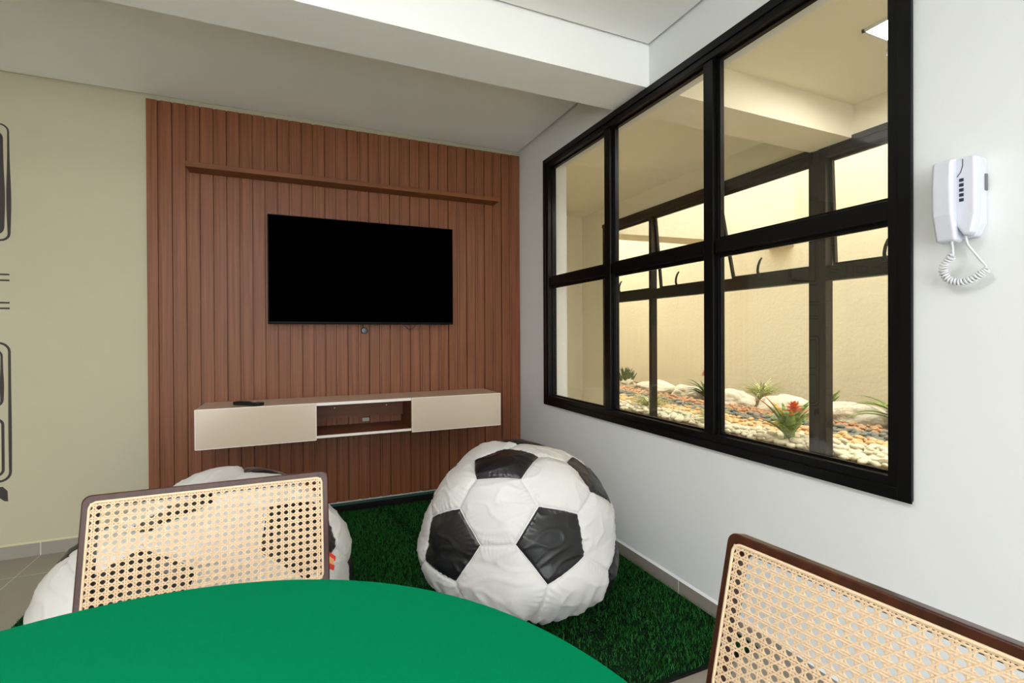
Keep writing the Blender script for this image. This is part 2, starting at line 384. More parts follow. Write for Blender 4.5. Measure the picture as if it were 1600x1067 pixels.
# ------------------------------------------------------------------ passage shell and far windows
TZ0, TZ1 = 0.27, 2.315
wf = MB()
XF = PX1 + 0.12
wf.box(PX1, XF, 4.47, 9.0, 0, 4.5); wf.box(PX1, XF, -2.6, 0.2, 0, 4.5); wf.box(PX1, XF, 0.2, 4.47, TZ1, 4.5); wf.box(PX1, XF, 0.2, 4.47, -0.1, TZ0)
struct(wf.build('wall_passage_outer', paint_passage))
struct(MB().box(PX0 - 0.15, XF, 4.9, 5.05, 0, 2.6).build('wall_passage_end', paint_passage))
struct(MB().box(XW + 0.15, XF, -1.75, -1.6, 0, 2.6).build('wall_passage_rear', paint_passage))
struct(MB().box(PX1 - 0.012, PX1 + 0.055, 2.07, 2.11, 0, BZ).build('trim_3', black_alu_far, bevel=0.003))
def far_window(name, ys, handle_y, angles):
    w = struct(empty(name, (PX1, ys[0], TZ0)))
    def wo(mb, n, mt, bevel=0.0015, par=None):
        o = mb.build(n, mt, bevel=bevel); o.parent = par or w
        if par is None: o.matrix_parent_inverse = Matrix.Translation(-w.location)
        return o
    a, b = ys[0], ys[-1]; x0, x1 = PX1 - 0.01, PX1 + 0.06
    q = MB(); q.box(x0, x1, a, b, TZ1 - 0.07, TZ1); q.box(x0, x1, a, b, TZ0, TZ0 + 0.07); q.box(x0, x1, a, a + 0.03, TZ0, TZ1); q.box(x0, x1, b - 0.04, b, TZ0, TZ1)
    q.box(x0 - 0.008, x0, a, b, TZ1 - 0.03, TZ1 + 0.006)
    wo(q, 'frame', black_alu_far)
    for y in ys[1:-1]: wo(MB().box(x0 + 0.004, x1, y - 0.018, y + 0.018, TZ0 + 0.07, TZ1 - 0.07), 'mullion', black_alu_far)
    wo(MB().box(x0, x1, a + 0.03, b - 0.04, 1.472, 1.562), 'rail', black_alu_far)
    for i in range(len(ys) - 1):
        y0 = ys[i] + (0.03 if i == 0 else 0.018); y1 = ys[i + 1] - (0.04 if i == len(ys) - 2 else 0.018)
        wo(MB().box(PX1 + 0.03, PX1 + 0.035, y0, y1, TZ0 + 0.07, 1.472), 'glass_pane', glass_out, 0)
        # top-hung sash, its foot pushed outwards
        hz = TZ1 - 0.074; hh = hz - 1.566; s_ = 0.020
        sh = MB(); M = Matrix.Translation((PX1 + 0.035, 0, hz)) @ Matrix.Rotation(-angles[i], 4, 'Y')
        for u in ((y0 + 0.003, y0 + s_, -hh, 0), (y1 - s_, y1 - 0.003, -hh, 0), (y0 + s_, y1 - s_, -hh, -hh + s_), (y0 + s_, y1 - s_, -s_, 0)): sh.box(-0.013, 0.013, *u, 0, M)
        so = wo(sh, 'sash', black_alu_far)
        g_ = MB().box(-0.003, 0.003, y0 + s_, y1 - s_, -hh + s_, -s_, 0, M).build('pane', glass_out); g_.parent = so
        yh = handle_y[i]
        Mh = M
        pts = [(-0.010, 0, 0), (-0.035, 0, 0.012), (-0.05, 0, 0.035), (-0.055, 0, 0.07), (-0.048, 0, 0.105), (-0.035, 0, 0.125)]
        h_ = MB().tube([(PX1 + p[0] , yh + 0.02 - p[2] * 0.25, 1.552 + p[2]) for p in pts], [0.011, 0.010, 0.009, 0.009, 0.008, 0.006], 8)
        h_.box(PX1 - 0.02, PX1 - 0.008, yh - 0.02, yh + 0.05, 1.545, 1.565)
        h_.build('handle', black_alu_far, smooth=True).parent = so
        for yy in (y0 + 0.01, y1 - 0.01):
            pass
    return w
far_window('window_2', [2.11, 2.945, 3.70, 4.47], [2.48, 3.30, 4.11], [0.235, 0.10, 0.06])
far_window('window_3', [0.20, 1.1, 2.07], [0.6, 1.66], [0.05, 0.05])

# ------------------------------------------------------------------ garden shell
GZ, GX = 0.35, 5.25
struct(MB().box(GX, GX + 0.15, -2.6, 9.2, 0, 4.6).build('wall_garden', garden_wall_m))
struct(MB().box(XF, GX, 9.0, 9.2, 0, 4.0).build('wall_garden_end', garden_wall_m))
struct(MB().box(XF, GX, -2.8, -2.6, 0, 4.0).build('wall_garden_rear', garden_wall_m))
lt = MB(); lt.add([(GX, 3.86, 2.155), (XF, 4.50, 2.25), (XF, 4.80, 2.25), (GX, 4.20, 2.155), (GX, 3.86, 4.0), (XF, 4.50, 4.0), (XF, 4.80, 4.0), (GX, 4.20, 4.0)],
       [(0, 1, 2, 3), (7, 6, 5, 4), (0, 4, 5, 1), (1, 5, 6, 2), (2, 6, 7, 3), (3, 7, 4, 0)])
struct(lt.build('wall_garden_lintel', garden_wall_m))
gr = MB(); nx, ny = 30, 110
gv = [(PX1 + 0.06 + (GX - PX1 - 0.06) * i / nx, -2.6 + 11.6 * j / ny, GZ - 0.012 + 0.02 * noise.noise(Vector((i * 0.5, j * 0.5, 0)))) for i in range(nx + 1) for j in range(ny + 1)]
gr.add(gv, [(i * (ny + 1) + j, (i + 1) * (ny + 1) + j, (i + 1) * (ny + 1) + j + 1, i * (ny + 1) + j + 1) for i in range(nx) for j in range(ny)])
gr.box(XF, GX, -2.6, 9.0, -0.1, GZ - 0.06)
struct(gr.build('ground_garden', soil_m, smooth=True))

# ------------------------------------------------------------------ slatted wood panel
sp = MB(); X0, X1 = -0.757, 1.527; P = 0.0672
yb, yf = YB - 0.020, YB - 0.030
z0, z1 = 0.075, 2.468
pr = [(X0, YB - 0.001)]
k = 0; x = -0.7061
pr.append((X0, yf))
while x < X1 - 0.02:
    wg = 0.016 if k % 2 == 0 else 0.006
    if k % 2 == 0: pr += [(x, yf), (x + 0.0005, yf + 0.012), (x + 0.006, yf + 0.012), (x + 0.0065, yf + 0.005), (x + wg, yf + 0.004), (x + wg + 0.0015, yf)]
    else: pr += [(x, yf), (x + 0.0005, yf + 0.012), (x + wg, yf + 0.012), (x + wg + 0.002, yf)]
    x += P; k += 1
pr += [(X1, yf), (X1, YB - 0.001)]
n = len(pr)
sp.add([(a, b, z0) for a, b in pr] + [(a, b, z1) for a, b in pr], [(i, i + n, (i + 1) % n + n, (i + 1) % n) for i in range(n)] + [tuple(range(n)), tuple(range(2 * n - 1, n - 1, -1))])
o = sp.build('slatted_wood_panel', wood_slat)
tag(o, 'red-brown vertical slatted wood panel covering the wall behind the television', 'wall panel')

# ------------------------------------------------------------------ shelf, television, floating cabinet
YF = yf
o = MB().box(-0.553, 1.318, YF - 0.12, YF, 2.080, 2.108).build('wooden_shelf', wood_shelf, bevel=0.002)
tag(o, 'long narrow empty brown wooden shelf fixed above the television', 'shelf')

tv = tag(empty('television', (0.418, YF, 1.213)), 'large black flat-screen television mounted on the slatted wood panel', 'television')
tw, th = 1.137, 0.652
MB().box(-tw / 2, tw / 2, -0.085, -0.045, 0, th).build('casing', tv_edge, tv, bevel=0.004)
MB().box(-tw / 2 + 0.006, tw / 2 - 0.006, -0.0865, -0.0855, 0.014, th - 0.006).build('screen', tv_black, tv)
MB().box(-0.2, 0.2, -0.045, 0.0, 0.15, 0.45).build('wall_bracket', tv_edge, tv)
o = MB().lathe([(0.001, -0.010), (0.017, -0.010), (0.021, -0.005), (0.021, 0.004), (0.017, 0.009), (0.001, 0.010)], 24, M=Matrix.Rotation(math.pi / 2, 4, 'X')).build('infrared_sensor', puck, loc=(0.408, YF - 0.011, 1.173), smooth=True)
MB().tube([(-0.008, 0.0, 0.015), (-0.010, 0.0, 0.03), (-0.004, 0.004, 0.06)], 0.003, 6).build('wire', cord_dark, o)
tag(o, 'small round blue-black disc hanging on a wire below the television', 'sensor')
o = MB().tube([(0.655, YF - 0.012, 1.25), (0.660, YF - 0.012, 1.214), (0.690, YF - 0.010, 1.188), (0.706, YF - 0.010, 1.176), (0.716, YF - 0.010, 1.180), (0.748, YF - 0.012, 1.212), (0.755, YF - 0.012, 1.25)], 0.0022, 6).build('television_cable', cord_dark, smooth=True)
tag(o, 'thin dark cable loop sagging below the lower right of the television', 'cable')

cb = tag(empty('floating_cabinet', (0.375, YF, 0.547)), 'long glossy beige floating cabinet with open centre niche below the television', 'cabinet')
def C(x): return x - 0.375
D = 0.325
cz = 0.21
b = MB()
b.box(C(-0.483), C(1.233), -D + 0.018, 0, cz - 0.018, cz)
b.build('top_panel', [gloss_beige], cb, bevel=0.001)
b = MB(); b.box(C(-0.483), C(1.233), -D + 0.018, 0, 0.008, 0.023)
b.build('bottom_panel', wood_niche, cb)
for x0 in (-0.483, 0.091, 0.646, 1.218): MB().box(C(x0), C(x0 + 0.015), -D + 0.019, -0.001, 0.023, cz - 0.018).build('side_panel' if x0 in (-0.483, 1.218) else 'divider', wood_niche, cb)
MB().box(C(0.106), C(0.646), -0.05, -0.035, 0.075, cz - 0.018).build('back_rail', wood_niche, cb)
b = MB(); b.box(C(0.106), C(0.646), -D + 0.010, -D + 0.0175, cz - 0.016, cz); b.box(C(0.106), C(0.646), -D + 0.010, -D + 0.0175, 0.008, 0.022)
b.build('edge_band', edge_light, cb)
for a, bb in ((-0.485, 0.1045), (0.6475, 1.2345)):
    dd = MB().box(C(a), C(bb), -D, -D + 0.0165, 0.0, cz + 0.001).build('door', gloss_beige, cb, bevel=0.0012)
    e = MB(); t = 0.003
    for u in ((a - 0.0005, a + t), (bb - t, bb + 0.0005)): e.box(C(u[0]), C(u[1]), -D - 0.0006, -D, 0, cz + 0.001)
    e.box(C(a), C(bb), -D - 0.0006, -D, cz - 0.002, cz + 0.0015); e.box(C(a), C(bb), -D - 0.0006, -D, -0.0005, t)
    e.build('edge_trim', edge_light, dd)
for xx, zz in ((0.22, 0.14), (0.54, 0.14)):
    MB().lathe([(0.001, 0), (0.004, 0), (0.003, 0.002)], 10, M=Matrix.Translation((C(xx), -0.05, zz)) @ Matrix.Rotation(math.pi / 2, 4, 'X')).build('screw', edge_light, cb)
o = MB().box(-0.022, 0.022, -0.008, 0, -0.012, 0.012).build('wall_socket', socket_grey, loc=(0.415, YF, 0.594), bevel=0.003)
MB().box(-0.008, 0.008, -0.010, -0.008, -0.005, 0.005).build('socket_outlet', remote_grey, o)
tag(o, 'small grey wall socket on the wood panel seen inside the cabinet niche', 'socket')

rm = tag(empty('remote_control', (-0.243, 3.085, 0.7582), math.radians(-42)), 'black remote control lying on top of the beige floating cabinet', 'remote control')
MB().box(-0.092, 0.092, -0.021, 0.021, 0, 0.018).build('body', remote_black, rm, bevel=0.005, seg=3)
b = MB()
for i in range(7):
    for j in range(3): b.box(-0.07 + i * 0.016, -0.062 + i * 0.016, -0.014 + j * 0.011, -0.008 + j * 0.011, 0.0175, 0.0192)
b.build('keys', remote_black, rm)
MB().box(0.028, 0.052, -0.012, 0.012, 0.0175, 0.0196).build('navigation_key', remote_grey, rm, bevel=0.001)

# ------------------------------------------------------------------ ceiling panels
def ceiling_light(x, y, z, w, l, glow, label):
    t = tag(empty('ceiling_light', (x, y, z)), label, 'ceiling light', None)
    q = MB(); e = 0.012
    for u in ((-w / 2, w / 2, -l / 2, -l / 2 + e), (-w / 2, w / 2, l / 2 - e, l / 2), (-w / 2, -w / 2 + e, -l / 2, l / 2), (w / 2 - e, w / 2, -l / 2, l / 2)): q.box(*u, -0.012, 0)
    q.build('frame', frame_white, t)
    MB().box(-w / 2 + e, w / 2 - e, -l / 2 + e, l / 2 - e, -0.008, -0.0005).build('diffuser', glow, t)
    return t
ceiling_light(-0.55, 0.55, H, 0.62, 0.62, panel_glow, 'square white ceiling panel light over the green table, nearest to the beam')
ceiling_light(-0.55, -1.2, H, 0.62, 0.62, panel_glow, 'square white ceiling panel light behind the green table')
ceiling_light(2.40, -0.45, H, 0.29, 0.29, passage_glow, 'square ceiling light added out of view to brighten the passage beam')  # extra lamp, never in view, added to light the passage beam
ceiling_light(2.475, 1.245, H, 0.29, 0.29, passage_glow, 'lit square ceiling light in the passage beyond the black window')
o = MB().box(-0.06, 0.06, -0.02, 0.02, -0.03, 0).build('passage_detector', white_plastic, loc=(2.66, 1.42, H), bevel=0.004)
tag(o, 'small white box on the passage ceiling beside the lit panel', 'detector')

# ------------------------------------------------------------------ artificial turf rug
TX0, TX1, TY0, TY1 = -1.02, 1.518, 1.262, 3.292
turf = MB().box(TX0, TX1, TY0, TY1, 0, 0.010).box(TX0 + 0.002, TX1 - 0.002, TY0 + 0.004, TY1 - 0.002, 0.010, 0.013, 1).build('artificial_turf', [black_edge, turf_base])
tag(turf, 'dark green artificial grass rug on the tiled floor under the football bean bags', 'rug')
def grass_mat():
    mt = bpy.data.materials.new('artificial_grass'); mt.use_nodes = True
    nt = mt.node_tree; b = nt.nodes['Principled BSDF']; b.inputs['Roughness'].default_value = 0.5; b.inputs['Specular IOR Level'].default_value = 0.25
    oi = nt.nodes.new('ShaderNodeTexCoord'); nz = nt.nodes.new('ShaderNodeTexNoise'); nz.inputs['Scale'].default_value = 160; nz.inputs['Detail'].default_value = 2
    rp = nt.nodes.new('ShaderNodeValToRGB'); rp.color_ramp.elements[0].position = 0.3; rp.color_ramp.elements[1].position = 0.72
    rp.color_ramp.elements[0].color = (*S(5, 62, 16), 1); rp.color_ramp.elements[1].color = (*S(40, 126, 42), 1)
    nt.links.new(oi.outputs['Object'], nz.inputs['Vector']); nt.links.new(nz.outputs['Fac'], rp.inputs[0]); nt.links.new(rp.outputs[0], b.inputs['Base Color'])
    return mt
rs = np.random.default_rng(3)
NB = 90000
bx = rs.uniform(TX0 + 0.004, TX1 - 0.004, NB); by = rs.uniform(TY0 + 0.006, TY1 - 0.004, NB)
# lean of the pile follows slow waves, with two combed-down tracks
ang = rs.uniform(0, 2 * np.pi, NB); hgt = rs.uniform(0.010, 0.020, NB); lean = rs.uniform(0.002, 0.012, NB)
for (ax, ay, bx2, by2) in ((0.55, 3.2, 0.75, 1.4), (1.30, 2.4, 0.95, 1.3)):
    t_ = np.clip(((bx - ax) * (bx2 - ax) + (by - ay) * (by2 - ay)) / ((bx2 - ax) ** 2 + (by2 - ay) ** 2), 0, 1)
    dd = np.hypot(bx - ax - t_ * (bx2 - ax), by - ay - t_ * (by2 - ay))
    hgt = hgt * (1 - 0.55 * np.exp(-(dd / 0.035) ** 2))
w_ = 0.0013; ca, sa = np.cos(ang), np.sin(ang); a2 = rs.uniform(0, 2 * np.pi, NB)
v = np.empty((NB, 3, 3)); zb = 0.0125
v[:, 0] = np.c_[bx - sa * w_, by + ca * w_, np.full(NB, zb)]; v[:, 1] = np.c_[bx + sa * w_, by - ca * w_, np.full(NB, zb)]
v[:, 2] = np.c_[bx + np.cos(a2) * lean, by + np.sin(a2) * lean, zb + hgt]
v[:, 2, 0] = np.minimum(v[:, 2, 0], XW - 0.011); 
me = bpy.data.meshes.new('grass_pile'); me.vertices.add(NB * 3); me.vertices.foreach_set('co', v.ravel())
me.loops.add(NB * 3); me.loops.foreach_set('vertex_index', np.arange(NB * 3)); me.polygons.add(NB); me.polygons.foreach_set('loop_start', np.arange(NB) * 3)
me.polygons.foreach_set('loop_total', np.full(NB, 3)) if hasattr(me.polygons[0], 'loop_total') and False else None
me.materials.append(grass_mat()); me.update(calc_edges=True); me.validate()
pile = bpy.data.objects.new('grass_pile', me); COL.objects.link(pile); pile.parent = turf; pile['kind'] = 'stuff'

# ------------------------------------------------------------------ round table with green felt top
TCX, TCY, TR, TZ = -0.199, 0.352, 0.5505, 0.75
tb = tag(empty('round_table', (TCX, TCY, 0)), 'round game table covered in green felt in the foreground', 'table')
MB().lathe([(0.001, TZ - 0.004), (TR - 0.004, TZ - 0.004), (TR, TZ - 0.010), (TR, TZ - 0.004), (TR - 0.003, TZ), (0.001, TZ)][:0] or [(0.01, TZ - 0.03), (TR - 0.004, TZ - 0.03), (TR, TZ - 0.026), (TR, TZ - 0.005), (TR - 0.0015, TZ - 0.0015), (TR - 0.005, TZ), (0.01, TZ)], 160).build('felt_top', felt, tb, smooth=True)
MB().lathe([(0.01, TZ - 0.055), (TR - 0.06, TZ - 0.055), (TR - 0.02, TZ - 0.031), (0.01, TZ - 0.031)], 96).build('table_underside', table_wood, tb, smooth=True)
MB().lathe([(0.05, 0.05), (0.075, 0.06), (0.05, 0.16), (0.04, 0.4), (0.055, 0.62), (0.12, 0.694)], 32).build('pedestal', table_wood, tb, smooth=True)
for k_ in range(4):
    M = Matrix.Rotation(math.pi / 4 + k_ * math.pi / 2, 4, 'Z')
    MB().prism([(0.03, 0.03), (0.34, 0.0), (0.36, 0.0), (0.36, 0.03), (0.06, 0.12), (0.03, 0.12)], -0.03, 0.03, 0, M).build('foot', table_wood, tb, bevel=0.004)

# ------------------------------------------------------------------ cane-backed chairs
def make_chair():
    ch = empty('cane_chair')
    ZT, T, W = 0.80, 0.243, 0.495
    B = Matrix.Translation((0, 0, ZT)) @ Matrix.Rotation(-T, 4, 'X')      # local: x right, y backwards, z up along the back
    CW, S0, S1 = 0.232, 0.016, 0.252; BOT = 0.285; DP = 0.030
    # frame: one shaped rounded rectangle ring, then its rear legs
    def ring(outer, inner, y0, y1, mb, M):
        n_ = len(outer); V = [Vector((a, y, b)) for y in (y0, y1) for a, b in outer] + [Vector((a, y, b)) for y in (y0, y1) for a, b in inner]
        V = [M @ q for q in V]; f = []
        for i in range(n_):
            j = (i + 1) % n_
            f += [(i, j, n_ + j, n_ + i), (2 * n_ + j, 2 * n_ + i, 3 * n_ + i, 3 * n_ + j), (j, i, 2 * n_ + i, 2 * n_ + j), (n_ + i, n_ + j, 3 * n_ + j, 3 * n_ + i)]
        mb.add(V, f)
    fr = MB()
    ring(rrect(-W / 2, W / 2, -BOT, 0, 0.016, 6), rrect(-W / 2 + 0.026, W / 2 - 0.026, -BOT + 0.026, -0.026, 0.018, 6), 0, DP, fr, B)
    fr.build('back_frame', walnut, ch, bevel=0.0035, seg=3)
    # rear legs: slanting stile down to the seat, then nearly vertical to the floor
    for sx in (-1, 1):
        x = sx * (W / 2 - 0.016); p0 = B @ Vector((x, DP / 2, -BOT + 0.01)); p1 = B @ Vector((x, DP / 2, -0.40)); p1.z = 0.43
        q = MB()
        def seg(a, b, wa, wb, q=q):
            V = []
            for p, w in ((a, wa), (b, wb)): V += [p + Vector((dx * w, dy * w, 0)) for dx, dy in ((-1, -1), (1, -1), (1, 1), (-1, 1))]
            q.add(V, [(0, 1, 2, 3), (7, 6, 5, 4), (0, 4, 5, 1), (1, 5, 6, 2), (2, 6, 7, 3), (3, 7, 4, 0)])
        seg(p0, p1, 0.0135, 0.016); seg(p1, Vector((x * 1.0, p1.y - 0.012, 0)), 0.016, 0.011)
        q.build('rear_leg', walnut, ch, bevel=0.003)
        q = MB(); xf = sx * 0.21
        seg(Vector((xf, -0.50, 0.43)), Vector((xf * 1.04, -0.51, 0)), 0.016, 0.011, q)
        q.build('front_leg', walnut, ch, bevel=0.003)
    yb_ = (B @ Vector((0, 0, -0.4))).y
    MB().prism([(-0.235, -0.52), (0.235, -0.52), (0.225, yb_ + 0.02), (-0.225, yb_ + 0.02)], 0.40, 0.435, 0, None, 'z').build('seat_frame', walnut, ch, bevel=0.006)
    MB().prism([(-0.225, -0.51), (0.225, -0.51), (0.205, yb_ - 0.02), (-0.205, yb_ - 0.02)], 0.435, 0.468, 0, None, 'z').build('seat_cushion', mat('beige_seat_fabric', S(196, 180, 156), 0.9, 0.1), ch, bevel=0.012, seg=3)
    for sx in (-1, 1): MB().box(sx * 0.222 - 0.01, sx * 0.222 + 0.01, -0.50, yb_ + 0.04, 0.2, 0.22).build('stretcher', walnut, ch, bevel=0.003)
    # woven cane: real strands, six-way weave, holes 15.9 mm apart
    PX = 0.0159; PZ = 0.0152; x0, x1, z0_, z1_ = -CW + 0.001, CW - 0.001, -S1 + 0.001, -S0 - 0.001
    cm = MB(); th_ = 0.0004
    def clip(a, b):
        # Liang-Barsky clip of segment to the panel
        t0, t1 = 0.0, 1.0; dx, dz = b[0] - a[0], b[1] - a[1]
        for p, q_ in ((-dx, a[0] - x0), (dx, x1 - a[0]), (-dz, a[1] - z0_), (dz, z1_ - a[1])):
            if abs(p) < 1e-12:
                if q_ < 0: return None
            else:
                r = q_ / p
                if p < 0: t0 = max(t0, r)
                else: t1 = min(t1, r)
        if t0 >= t1: return None
        return (a[0] + dx * t0, a[1] + dz * t0), (a[0] + dx * t1, a[1] + dz * t1)
    def strand(a, b, w, y):
        c_ = clip(a, b)
        if not c_: return
        a, b = c_; dx, dz = b[0] - a[0], b[1] - a[1]; L = math.hypot(dx, dz)
        if L < 0.002: return
        nx_, nz_ = -dz / L * w / 2, dx / L * w / 2
        V = [B @ Vector(q) for q in ((a[0] + nx_, y, a[1] + nz_), (b[0] + nx_, y, b[1] + nz_), (b[0], y - th_, b[1]), (a[0], y - th_, a[1]), (a[0] - nx_, y, a[1] - nz_), (b[0] - nx_, y, b[1] - nz_),
                                     (a[0], y + th_, a[1]), (b[0], y + th_, b[1]))]
        cm.add(V, [(0, 1, 2, 3), (3, 2, 5, 4), (1, 0, 6, 7), (7, 6, 4, 5)])
    nxh = int(CW / PX) + 1
    for i in range(-nxh, nxh + 1):
        for s_ in (-1, 1): strand((i * PX + s_ * 0.0019, -0.3), (i * PX + s_ * 0.0019, 0.02), 0.0027, -0.0026)
    for j in range(-1, 20):
        z = -S0 - 0.004 - j * PZ
        for s_ in (-1, 1): strand((-0.3, z + s_ * 0.0019), (0.3, z + s_ * 0.0019), 0.0027, -0.0030)
    zt = -S0 - 0.004
    for k_ in range(-60, 60):
        # diagonals through the middles of the cell edges
        a = ((k_ + 0.5) * PX, zt); strand((a[0] - 30 * PX, a[1] - 30 * PZ), (a[0] + 30 * PX, a[1] + 30 * PZ), 0.0024, -0.0033)
        strand((a[0] - 30 * PX, a[1] + 30 * PZ), (a[0] + 30 * PX, a[1] - 30 * PZ), 0.0024, -0.0023)
    cm.build('cane_panel', cane_mat, ch)
    MB().tube([B @ Vector((a, -0.002, b)) for a, b in rrect(-CW, CW, -S1, -S0, 0.014, 6)], 0.0028, 8, closed=True).build('cane_spline', cane_edge, ch, smooth='all')
    return ch
ch1 = make_chair(); ch1.location = (-0.175, 1.332, 0); ch1.rotation_euler = (0, 0, -0.010)
tag(ch1, 'dark walnut chair with woven cane back in front of the left bean bag', 'chair', 'cane-backed chairs at the table')
ch2 = copy_tree(ch1); ch2.location = (0.709, 0.383, 0); ch2.rotation_euler = (0, 0, -1.475)
tag(ch2, 'dark walnut chair with woven cane back beside the white window wall', 'chair', 'cane-backed chairs at the table')

# ------------------------------------------------------------------ football bean bags
PHI = (1 + 5 ** 0.5) / 2
ICO = np.array([(0, a, b * PHI) for a in (1, -1) for b in (1, -1)] + [(a, b * PHI, 0) for a in (1, -1) for b in (1, -1)] + [(b * PHI, 0, a) for a in (1, -1) for b in (1, -1)], float)
ICO /= np.linalg.norm(ICO[0])
def bean_bag(name, c, r, h, rot, ctrl, seed, label, sigma=0.55, dents=(), extra_tag=None, lump=1.0):
    Vr = ICO @ np.array(rot).T
    ctrl = np.array(ctrl, float); ctrl /= np.linalg.norm(ctrl, axis=1)[:, None]
    idx = [int((Vr @ d).argmax()) for d in ctrl]; src = Vr[idx]
    def warp(p):
        w = np.exp(-(np.arccos(np.clip(p @ src.T, -1, 1)) / sigma) ** 2)
        q = p + w @ (ctrl - src); return q / np.linalg.norm(q, axis=1)[:, None]
    # truncated icosahedron
    E = [(i, j) for i in range(12) for j in range(12) if i != j and Vr[i] @ Vr[j] > 0.4]
    tv_ = {e: 0.64 * Vr[e[0]] + 0.36 * Vr[e[1]] for e in E}
    def order(keys, cen):
        u = tv_[keys[0]] - cen; u /= np.linalg.norm(u); n_ = cen / np.linalg.norm(cen); w = np.cross(n_, u)
        return sorted(keys, key=lambda k: math.atan2((tv_[k] - cen) @ w, (tv_[k] - cen) @ u))
    faces = []
    for i in range(12):
        ks = [e for e in E if e[0] == i]; cen = sum(tv_[k] for k in ks) / 5; faces.append((order(ks, cen), cen, 1))
    for i in range(12):
        for j in range(i + 1, 12):
            for k in range(j + 1, 12):
                if (i, j) in E and (j, k) in E and (i, k) in E:
                    ks = [(i, j), (j, i), (j, k), (k, j), (i, k), (k, i)]; cen = sum(tv_[q] for q in ks) / 6; faces.append((order(ks, cen), cen, 0))
    N = 22; pos = []; s_l = []; fi = []; mi = []; t_l = []; key = {}
    bary = [(a, b, N - a - b) for a in range(N + 1) for b in range(N + 1 - a)]
    bidx = {q: i for i, q in enumerate(bary)}
    tris = []
    for a in range(N):
        for b in range(N - a):
            tris.append((bidx[(a, b, N - a - b)], bidx[(a + 1, b, N - a - b - 1)], bidx[(a, b + 1, N - a - b - 1)]))
            if a + b < N - 1: tris.append((bidx[(a + 1, b, N - a - b - 1)], bidx[(a + 1, b + 1, N - a - b - 2)], bidx[(a, b + 1, N - a - b - 1)]))
    for ks, cen, bl in faces:
        m_ = len(ks)
        for e in range(m_):
            A, B_, Cc = cen, tv_[ks[e]], tv_[ks[(e + 1) % m_]]
            loc = []
            for (a, b, c_) in bary:
                p = (A * a + B_ * b + Cc * c_) / N; kk = tuple(np.round(p, 5) + 0.0)
                if kk not in key:
                    key[kk] = len(pos); pos.append(p); s_l.append(a / N); t_l.append(0.0 if a == N else b / (N - a))
                loc.append(key[kk])
            for t in tris: fi.append((loc[t[0]], loc[t[1]], loc[t[2]])); mi.append(bl)
    pos = np.array(pos); s_l = np.array(s_l); t_l = np.array(t_l)
    d = pos / np.linalg.norm(pos, axis=1)[:, None]; d = warp(d)
    def shape(d, off=None):
        z = d[:, 2]
        k = np.where(z < 0, 1 + 0.10 * np.sin(np.pi * np.clip(-z, 0, 1)), 1.0)
        zz = h * (0.5 + 0.5 * z); zz = np.maximum(zz - 0.02 * h, 0) / 0.98
        Q = np.c_[r * d[:, 0] * k, r * d[:, 1] * k, zz]
        n_ = d / np.array([r, r, h / 2]); n_ /= np.linalg.norm(n_, axis=1)[:, None]
        return Q, n_
    Q, n_ = shape(d)
    rng = random.Random(seed); o3 = Vector((rng.uniform(0, 50), rng.uniform(0, 50), rng.uniform(0, 50)))
    disp = np.zeros(len(d))
    for i in range(len(d)):
        p = Vector(d[i]); s_ = s_l[i]
        puff = 0.010 * (1 - (1 - min(1, s_ * 1.3)) ** 2.5) - 0.003
        big = 0.026 * lump * noise.noise(p * 1.7 + o3)
        n1 = noise.noise(p * 3.2 + o3 + Vector((9, 0, 0)))
        fold = 1 - abs(noise.noise(Vector((p.x * 3.2 + n1, p.y * 3.2, p.z * 6.5)) + o3)) * 2.4
        fold = max(0, fold) ** 4 * 0.0045 * lump
        sA = max(0.0, min(1, s_ * 12)) * math.exp(-s_ * 4.5)
        puck = 0.0036 * sA * (math.sin(t_l[i] * 46 + 5 * n1) * (0.6 + noise.noise(p * 8 + o3)))
        low = max(0.0, -p.z - 0.15)
        drape = 0.010 * low * math.sin(math.atan2(p.y, p.x) * 34 + 4 * n1) * (0.7 + n1)
        groove = -0.006 * math.exp(-(s_ / 0.035) ** 2)
        disp[i] = puff + big + fold + puck + drape + groove
    for dd_, dep, sg in dents:
        dd_ = np.array(dd_, float); dd_ /= np.linalg.norm(dd_)
        disp -= dep * np.exp(-(np.arccos(np.clip(d @ dd_, -1, 1)) / sg) ** 2)
    Q = Q + n_ * disp[:, None]
    Q[:, 2] = np.maximum(Q[:, 2], 0.0)
    root = empty(name, (c[0], c[1], 0.022)); tag(root, label, 'bean bag', 'football bean bags on the turf rug')
    me = bpy.data.meshes.new('cover'); me.from_pydata(Q.tolist(), [], fi); me.materials.append(vinyl_white); me.materials.append(vinyl_black)
    me.polygons.foreach_set('material_index', mi); me.polygons.foreach_set('use_smooth', [True] * len(fi)); me.update()
    co = bpy.data.objects.new('cover', me); COL.objects.link(co); co.parent = root
    # piping along every seam of the black panels
    pm = MB()
    for ks, cen, bl in faces:
        if not bl: continue
        loop = []
        for e in range(5):
            a, b = tv_[ks[e]], tv_[ks[(e + 1) % 5]]
            for t in range(N):
                kk = tuple(np.round((cen * 0 + a * (N - t) + b * t) / N, 5) + 0.0); i = key.get(kk)
                if i is not None: loop.append(Vector(Q[i]) + Vector(n_[i]) * 0.0012)
        if len(loop) > 10: pm.tube(loop, 0.0022, 6, closed=True)
    pm.build('piping', vinyl_pipe, root, smooth='all')
